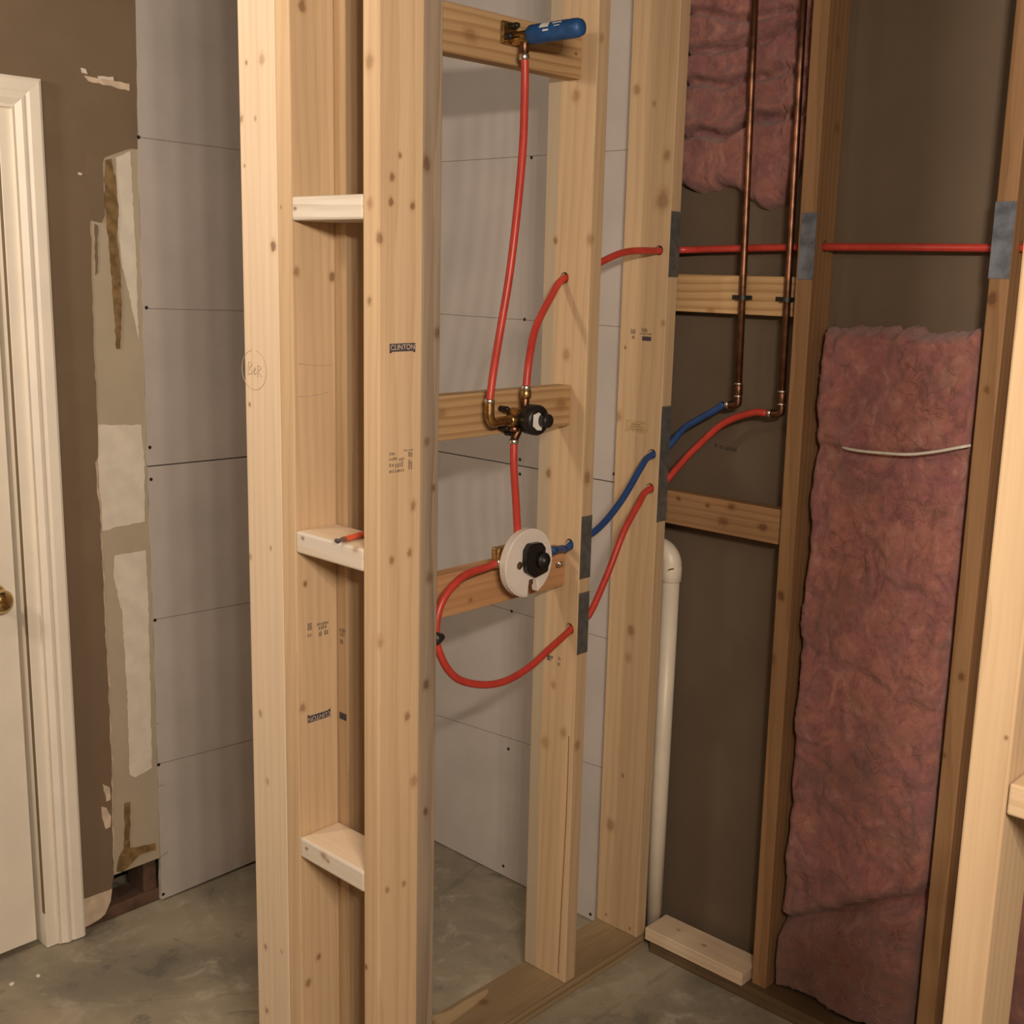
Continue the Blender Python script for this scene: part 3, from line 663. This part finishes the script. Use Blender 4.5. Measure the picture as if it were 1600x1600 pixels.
for (px, py, lab) in ((1160, 465, 'black clamp holding the left copper pipe to its block'), (1229, 468, 'black clamp holding the right copper pipe to its block')):
    p = ony(px, py, .02); t = thing('pipe_clamp', (p.x, .03, p.z), lab, 'pipe clamp', 'black pipe clamps')
    bm = bmesh.new(); n = 20
    pts_o = [Vector((p.x+.0135*math.cos(a), .019-.0125*math.sin(a), p.z-.005)) for a in [math.pi*i/n for i in range(n+1)]]
    pts_i = [Vector((p.x+.0088*math.cos(a), .019-.0088*math.sin(a), p.z-.005)) for a in [math.pi*i/n for i in range(n, -1, -1)]]
    out = [Vector((p.x+.0135, .0295, p.z-.005))]+pts_o+[Vector((p.x-.0135, .0295, p.z-.005)), Vector((p.x-.0088, .0295, p.z-.005))]+pts_i+[Vector((p.x+.0088, .0295, p.z-.005))]
    link('saddle', slab_bm(out, (0, 0, -1), .010), M['black'], t, (p.x, .03, p.z))
    box('tab', (p.x-.030, .024, p.z-.005), (p.x-.0125, .0297, p.z+.005), M['black'], t, .001)
    box('tab', (p.x+.0125, .025, p.z-.005), (p.x+.020, .0297, p.z+.005), M['black'], t, .001)

# ------------------------------------------------------------------ shower stub on the top block
SV = onx(820, 58, XV)
t = thing('shower_stub', SV, 'brass drop-ear elbow with a blue thread protector on the top block', 'pipe fitting')
link('elbow_body', cyl_bm(SV+Vector((-.030, 0, 0)), X_, .048, .0125, 28), M['brass'], t, SV, True)
link('inlet', cyl_bm(SV+Vector((0, 0, -.030)), Z_, .03, .0088, 24), M['copper'], t, SV, True)
ring(SV+Vector((0, 0, -.036)), Z_, .0104, .012, 'solder', t)
box('ear', SV+Vector((-.036, -.032, -.012)), SV+Vector((-.028, .010, .030)), M['brass'], t, .004)
for dy, dz in ((-.024, .0), (-.006, .022)):
    p = SV+Vector((-.028, dy, dz)); link('screw', lathe_bm(p, X_, [(0, .006), (.012, .006), (.017, .0045), (.018, 0)], 18), M['screw'], t, p, True)
ce = onx(905, 49, .0)
link('thread_protector', lathe_bm(SV+Vector((.014, 0, .002)), Vector((1, .03, .01)), [(0, .0160), (.004, .0182), (.03, .0182), (.032, .0175), (.100, .0178), (.116, .0172), (.124, .0145), (.127, .008), (.1275, 0)], 36), M['bluecap'], t, SV, True)
for (u0, u1, a0, a1) in ((.036, .058, .35, 1.05), (.066, .088, .62, .80), (.072, .086, .30, .38), (.046, .060, -.05, .12), (.10, .108, .95, 1.1)):
    bm = bmesh.new(); d, u, v = basis(Vector((1, .03, .01))); rows = []
    c0 = SV+Vector((.014, 0, .002)); up = Vector((0, 0, 1)); fr = Vector((0, -1, 0))
    for i in range(5):
        s = u0+(u1-u0)*i/4; rows.append([bm.verts.new(c0+d*s+(fr*math.cos(a)+up*math.sin(a))*.0184) for a in [a0+(a1-a0)*j/5 for j in range(6)]])
    for a, b in zip(rows, rows[1:]):
        for j in range(5): bm.faces.new((a[j], a[j+1], b[j+1], b[j]))
    link('scuff', bm, M['label'], t, SV)

# ------------------------------------------------------------------ valve with the black cap
VC = onx(819, 653, XV)          # body centre
t = thing('diverter_valve', VC, 'brass valve with a black round cap and white sticker on the middle block', 'valve')
link('body', lathe_bm(VC+Vector((-.036, 0, 0)), X_, [(0, .012), (.004, .019), (.040, .021), (.046, .017)], 32), M['brass'], t, VC, True)
def port(a, b, r, mat='brass', name='port'):
    a, b = Vector(a), Vector(b); return link(name, cyl_bm(a, b-a, (b-a).length, r, 24), M[mat], t, a, True)
port(VC, (div_top.x, div_top.y, div_top.z-.004), .0085, 'copper'); port((div_top.x, div_top.y, div_top.z-.022), (div_top.x, div_top.y, div_top.z-.004), .0112, 'brass', 'union_nut')
ring(div_top, Z_, .0102, .011, 'solder', t)
port(VC, dv_bot+Z_*.004, .0085, 'copper'); ring(dv_bot+Z_*.026, Z_, .0105, .010, 'copper', t); ring(dv_bot, Z_, .0102, .010, 'solder', t)
eb = Vector((XV, el_bot.y, VC.z-.002))
link('elbow', tube_bm(catmull([el_bot+Z_*-.002, el_bot+Z_*-.018, eb+Vector((0, .001, .012)), eb+Vector((0, .010, 0)), eb+Vector((0, .03, 0)), VC+Vector((0, -.015, -.001))], 8), .0098), M['brass'], t, eb, True)
ring(el_bot, Z_, .0106, .010, 'solder', t)
port((XV, (eb.y+VC.y)/2+.006, eb.z), (XV, VC.y-.018, eb.z), .0128, 'brass', 'union_nut')
for (dy, dz) in ((-.040, .020), (-.040, -.020), (-.022, -.032)):
    p = VC+Vector((-.03, dy, dz)); link('screw', lathe_bm(p, X_, [(0, .0055), (.020, .0055), (.024, .004), (.025, 0)], 18), M['screw'], t, p, True)
CC = VC+Vector((.010, 0, -.001))
cap = link('cap', lathe_bm(CC, X_, [(0, .026), (.002, .0305), (.020, .0315), (.028, .0312), (.0325, .0285), (.034, .025), (.0345, 0)], 40), M['black'], t, CC, True)
kb = CC+Vector((.034, .008, .000))
link('knob', lathe_bm(kb, X_, [(0, .0150), (.016, .0142), (.0185, .012), (.019, .006), (.0192, 0)], 28), M['black'], t, kb, True)
bm = slab_bm([CC+Vector((.0352, y, z)) for y, z in ((-.022, -.010), (-.009, -.019), (.004, -.020), (.004, .012), (-.006, .017), (-.021, .013))], X_, .0006)
link('sticker', bm, M['label'], t, CC)

# ------------------------------------------------------------------ shower mixing valve with the round plaster guard
DC = onx(828, 880, .022)
t = thing('mixing_valve', DC, 'shower valve with a round white plaster guard and black cover', 'valve')
def disc():
    bm = bmesh.new(); R = .0725; N = 96; th = .021
    na, nb = math.radians(-66), math.radians(-92)     # the notch at the bottom
    out = [Vector((0, math.cos(a)*R, math.sin(a)*R)) for a in [na+(2*math.pi-(na-nb))*i/N for i in range(N+1)]]
    out += [Vector((0, .000, -.046)), Vector((0, .012, -.036)), Vector((0, .025, -.042))]
    slab_bm([DC+p for p in out], (1, 0, 0), th, bm)
    bmesh.ops.bevel(bm, geom=[e for e in bm.edges if len(e.link_faces) == 2 and abs(e.link_faces[0].normal.dot(e.link_faces[1].normal)) < .2 and abs(e.verts[0].co.x-e.verts[1].co.x) < 1e-6], offset=.003, segments=2, affect='EDGES')
    return bm
link('guard', disc(), M['guard'], t, DC)
for (px, py, r) in ((812, 884, .0085), (829, 909, .006)):
    p = onx(px, py, DC.x+.0002); link('guard_hole', cyl_bm(p, X_, .0005, r, 20, 0), M['dark'], t, p)
    q = p+Vector((.0006, .001, -.002)); link('screw', lathe_bm(q, X_, [(0, .005), (.001, .005), (.0015, .003), (.0015, 0)], 16), M['brass'], t, q)
cv = [(a+6, b) for a, b in [(819, 862), (825, 851), (842, 848), (848, 856), (847, 866), (853, 880), (851, 893), (832, 903), (820, 896), (818, 880)]]
KX = DC.x+.016
pts = [onx(a, b, KX) for a, b in cv]
cen = sum(pts, Vector())/len(pts)
bm = slab_bm(pts, X_, .016)
bmesh.ops.bevel(bm, geom=[e for e in bm.edges if len(e.link_faces) == 2 and e.calc_face_angle() > .5], offset=.002, segments=2, affect='EDGES')
link('cover', bm, M['black'], t, cen)
kc = Vector((KX, cen.y+.010, cen.z-.004))
link('cartridge_stem', lathe_bm(kc, X_, [(0, .018), (.008, .0175), (.011, .015), (.0115, .009), (.015, .0085), (.0155, 0)], 28), M['black'], t, kc, True)
bx = DC.x-.021
link('body', lathe_bm(Vector((-.034, DC.y, DC.z)), X_, [(0, .020), (.004, .027), (bx+.030, .029), (bx+.034, .029)], 32), M['brass'], t, DC, True)
port((mx_top.x, mx_top.y, mx_top.z-.05), mx_top, .0088, 'copper'); ring(mx_top, Z_, .0103, .010, 'copper', t)
port(DC+Vector((mx_l.x-DC.x, 0, -.004)), mx_l, .0095, 'brass'); ring(mx_l, Y_, .0112, .010, 'solder', t)
port(mx_r+Vector((0, -.07, -.006)), mx_r, .0070, 'brass'); ring(mx_r, Y_, .0096, .016, 'bluecap', t)
p = onx(780, 863, -.010); box('mounting_ear', p+Vector((-.006, -.018, -.015)), p+Vector((.010, .045, .013)), M['brass'], t, .003)
p = onx(880, 880, -.026); q = onx(864, 884, -.02)
link('union_nut', cyl_bm(p, (q-p), .02, .0055, 16), M['solder'], t, p, True)

# black plug just visible behind the weathered plank
p = Vector((.205, YS+.1282, 1.0945))
tag(link('pipe_plug', lathe_bm(p+Vector((.0215, 0, 0)), Y_, [(0, .0120), (.007, .0120), (.012, .0100), (.021, .0066), (.023, .005), (.0235, 0)], 24), M['black'], None, p, True), 'black plastic plug peeping out behind the weathered plank edge', 'plug')

# ------------------------------------------------------------------ drain pipe, pencil, cable
t = thing('drain_pipe', (-.009, .040, 0), 'white plastic drain pipe with an elbow behind the end stud', 'drain pipe')
PX = -.0065
link('pipe', tube_bm([Vector((PX-.002, .04, 0.001)), Vector((PX-.001, .04, .4)), Vector((PX, .04, .97))], .0215, 32), M['pvc'], t, (PX, .04, 0), True)
link('socket', lathe_bm(Vector((PX, .04, .968)), Z_, [(0, .0245), (.001, .0258), (.036, .0258), (.038, .0245)], 36), M['pvc'], t, (PX, .04, .968), True)
path = [Vector((PX-.042+.042*math.cos(a), .04, 1.004+.042*math.sin(a))) for a in [math.radians(6*i) for i in range(16)]]
link('elbow', tube_bm([Vector((PX, .04, .99))]+path+[Vector((PX-.075, .04, 1.046))], .0252, 32), M['pvc'], t, (PX, .04, 1.0), True)
link('ink_mark', tube_bm(catmull([onx(1045, 890, PX+.0257), onx(1049, 889, PX+.0257), onx(1053, 889, PX+.0257)], 4), .0011, 8), M['ink'], t, (PX, .015, 1.0))
# carpenter's pencil on the middle ladder block
zc = 1.266+.0052
a = onz(524, 846, zc); b = onz(572, 833, zc); d = Vector((b.x-a.x, b.y-a.y, 0)).normalized()
t = thing('carpenter_pencil', (a.x, a.y, 1.266), 'red carpenter pencil lying on the middle ladder block', 'pencil')
def flatbar(p0, L, taper, mat, name):
    sd = Vector((-d.y, d.x, 0)); bm = bmesh.new(); R = []
    for (s, k) in ((0, taper), (L, 1)) :
        c = p0+d*s; w, h = .0072*k, .0045*k
        R.append([bm.verts.new(c+sd*w*math.cos(q)+Z_*h*math.sin(q)) for q in [math.radians(x) for x in (30, 90, 150, 210, 270, 330)]])
    for i in range(6): bm.faces.new((R[0][i], R[0][(i+1) % 6], R[1][(i+1) % 6], R[1][i]))
    bm.faces.new(R[0]); bm.faces.new(R[1]); return link(name, bm, mat, t, p0)
flatbar(a+d*.001, .004, .15, M['ink'], 'lead'); flatbar(a+d*.005, .017, .30, plain('sharpened wood', (.12, .075, .05), .7), 'sharpened_tip'); flatbar(a+d*.022, .085, 1, M['pencilred'], 'barrel')
# white cable in front of the tall batt
cp = [ony(1318, 699, .004), ony(1340, 704, -.010), ony(1380, 708, -.014), ony(1420, 710, -.016), ony(1460, 706, -.014), ony(1500, 699, -.010), ony(1516, 696, .004)]
tag(link('electric_cable', tube_bm(catmull([cp[0]+Vector((-.02, .03, .004))]+cp, 10), .0032, 12), M['wire'], None, cp[0], True), 'thin white cable across the tall pink batt', 'cable')

# ------------------------------------------------------------------ insulation batts
def batt(label, x0, x1, z0, z1, yf, ybk, seed, step=.0055, creases=(), bottom=None, fibres=0, edge=(.012, .012, .03, .02), amp=.010, browning=.35):
    bm = bmesh.new(); nx = int((x1-x0)/step); nz = int((z1-z0)/step); g = []
    so = Vector((seed*3.1, seed*1.7, seed*.9))
    def fb(p, o=5): return noise.fractal(p+so, .9, 2.0, o)
    for j in range(nz+1):
        v = j/nz; row = []
        for i in range(nx+1):
            u = i/nx
            e0 = noise.noise(Vector((v*9, 1.3, 0))+so)*edge[0]+noise.noise(Vector((v*40, 2.3, 0))+so)*edge[0]*.4
            e1 = noise.noise(Vector((v*9, 8.3, 0))+so)*edge[1]+noise.noise(Vector((v*40, 9.3, 0))+so)*edge[1]*.4
            b0 = noise.noise(Vector((u*3.2, 4.1, 0))+so)*edge[2]+noise.noise(Vector((u*12, 5.1, 0))+so)*edge[2]*.4+noise.noise(Vector((u*40, 6.1, 0))+so)*edge[2]*.2
            b1 = noise.noise(Vector((u*4, 14.1, 0))+so)*edge[3]+noise.noise(Vector((u*16, 15.1, 0))+so)*edge[3]*.5+noise.noise(Vector((u*44, 16.1, 0))+so)*edge[3]*.25
            if bottom:
                for (ua, za), (ub, zb) in zip(bottom, bottom[1:]):
                    if ua <= u <= ub: b0 = b0*.35+za+(zb-za)*(.5-.5*math.cos(math.pi*(u-ua)/(ub-ua)))-z0
            x = x0+e0+(x1+e1-x0-e0)*u; z = z0+b0+(z1+b1-z0-b0)*v
            ed = min(min(u, 1-u)*(x1-x0), min(v, 1-v)*(z1-z0)); rd = min(1, ed/.03)
            prof = math.sqrt(max(0, 1-(1-rd)**2))
            p = Vector((x, 0, z))
            w = Vector((fb(p*11, 3), fb(p*11+Vector((5, 2, 1)), 3), fb(p*11+Vector((1, 7, 3)), 3)))*.035
            h = fb((p+w*.6)*9, 3)*amp+(.35-abs(fb((p+w*1.2)*19, 3)))*amp*.5+fb((p+w)*60, 4)*amp*.22+fb(p*170, 2)*amp*.08
            for (cz, cs, dp, wd) in creases:
                cc = cz+cs*(u-.5)+noise.noise(Vector((u*4, cz*7, 0))+so)*.02
                dd = (z-cc)/wd; h -= dp*1.5*math.exp(-dd*dd)
                h += dp*.4*math.exp(-((dd-2.2)/1.4)**2)+dp*.3*math.exp(-((dd+2.2)/1.4)**2)
            y = ybk+(yf-ybk)*prof-h*prof
            row.append(bm.verts.new((x, min(y, ybk), z)))
        g.append(row)
    for a, b in zip(g, g[1:]):
        for i in range(nx): bm.faces.new((a[i], a[i+1], b[i+1], b[i]))
    bm.normal_update(); rr = random.Random(seed*11); fb_ = bmesh.new(); vs = [row for row in g]
    for _ in range(fibres):            # loose strands lying on the face
        j, i = rr.randrange(6, nz-6), rr.randrange(6, nx-6); ang = rr.gauss(.1, .9); pts = []
        curl = rr.uniform(-.35, .35); L = rr.randrange(4, 11); fi, fj = float(i), float(j)
        for k in range(L):
            ii, jj = int(fi), int(fj)
            if not (1 <= ii < nx-1 and 1 <= jj < nz-1): break
            c = vs[jj][ii].co; pts.append(Vector((c.x, c.y-.0012-.003*math.sin(math.pi*k/L), c.z)))
            fi += math.cos(ang)*1.6; fj += math.sin(ang)*1.6; ang += curl
        if len(pts) > 2: tube_bm(catmull(pts, 3), rr.uniform(.0003, .0006), 4, fb_)
    o = link('insulation_batt', bm, insul_mat('pink glass wool '+str(seed), seed, browning), None, ((x0+x1)/2, ybk, z0), True)
    if fibres:
        f = link('loose_fibres', fb_, plain('glass fibre strands', (.36, .17, .135), .9, 0, .35, 25), o, (x0, yf, z0)); f['kind'] = 'stuff'
    else: fb_.free()
    return tag(o, label, 'insulation', 'pink insulation batts')
batt('short pink batt with creases hanging behind the two copper pipes', -.062, .292, 1.905, H-.004, .046, .0885, 1, creases=((2.035, .05, .030, .010), (2.135, -.012, .022, .009), (2.215, .04, .022, .009), (2.265, -.03, .018, .008), (2.34, .03, .02, .009)), bottom=((0, 1.915), (.2, 1.897), (.36, 1.905), (.5, 1.893), (.585, 1.872), (.68, 1.850), (.79, 1.858), (.82, 1.90), (.93, 1.955), (1, 2.0)), edge=(.004, .004, .03, .004), amp=.009, browning=.1)
batt('tall pink batt filling the bay below the bare sheathing', .357, .711, .045, 1.612, .006, .0885, 2, amp=.017, creases=((.31, .22, .022, .02), (1.352, .02, .010, .012), (.86, -.10, .008, .02)), edge=(.004, .003, .02, .03), browning=.45, fibres=300)
batt('pink batt mostly hidden behind the bright near stud', .764, 1.13, .045, 1.60, .022, .0885, 3, step=.008, edge=(.004, .004, .02, .02), browning=.4)
# plaster crumbs by the casing
for k, (px, py, s) in enumerate(((155, 1438, .009), (148, 1443, .006), (18, 1538, .006), (60, 1525, .005))):
    p = onz(px, py, 0); bm = bmesh.new(); bmesh.ops.create_icosphere(bm, subdivisions=2, radius=s)
    for v in bm.verts: v.co = Vector((v.co.x*1.3, v.co.y, max(v.co.z*.5, -.2*s)))*(1+.35*noise.noise(v.co*120+Vector((k, 0, 0))))
    bmesh.ops.translate(bm, verts=bm.verts, vec=p+Z_*.2*s)
    tag(link('plaster_chip', bm, M['compound'], None, p), ('white plaster chip by the foot of the door casing', 'small plaster crumb nearest the door casing', 'plaster crumb on the concrete in front of the door', 'tiny plaster crumb on the concrete before the casing')[k], 'debris', 'plaster crumbs')
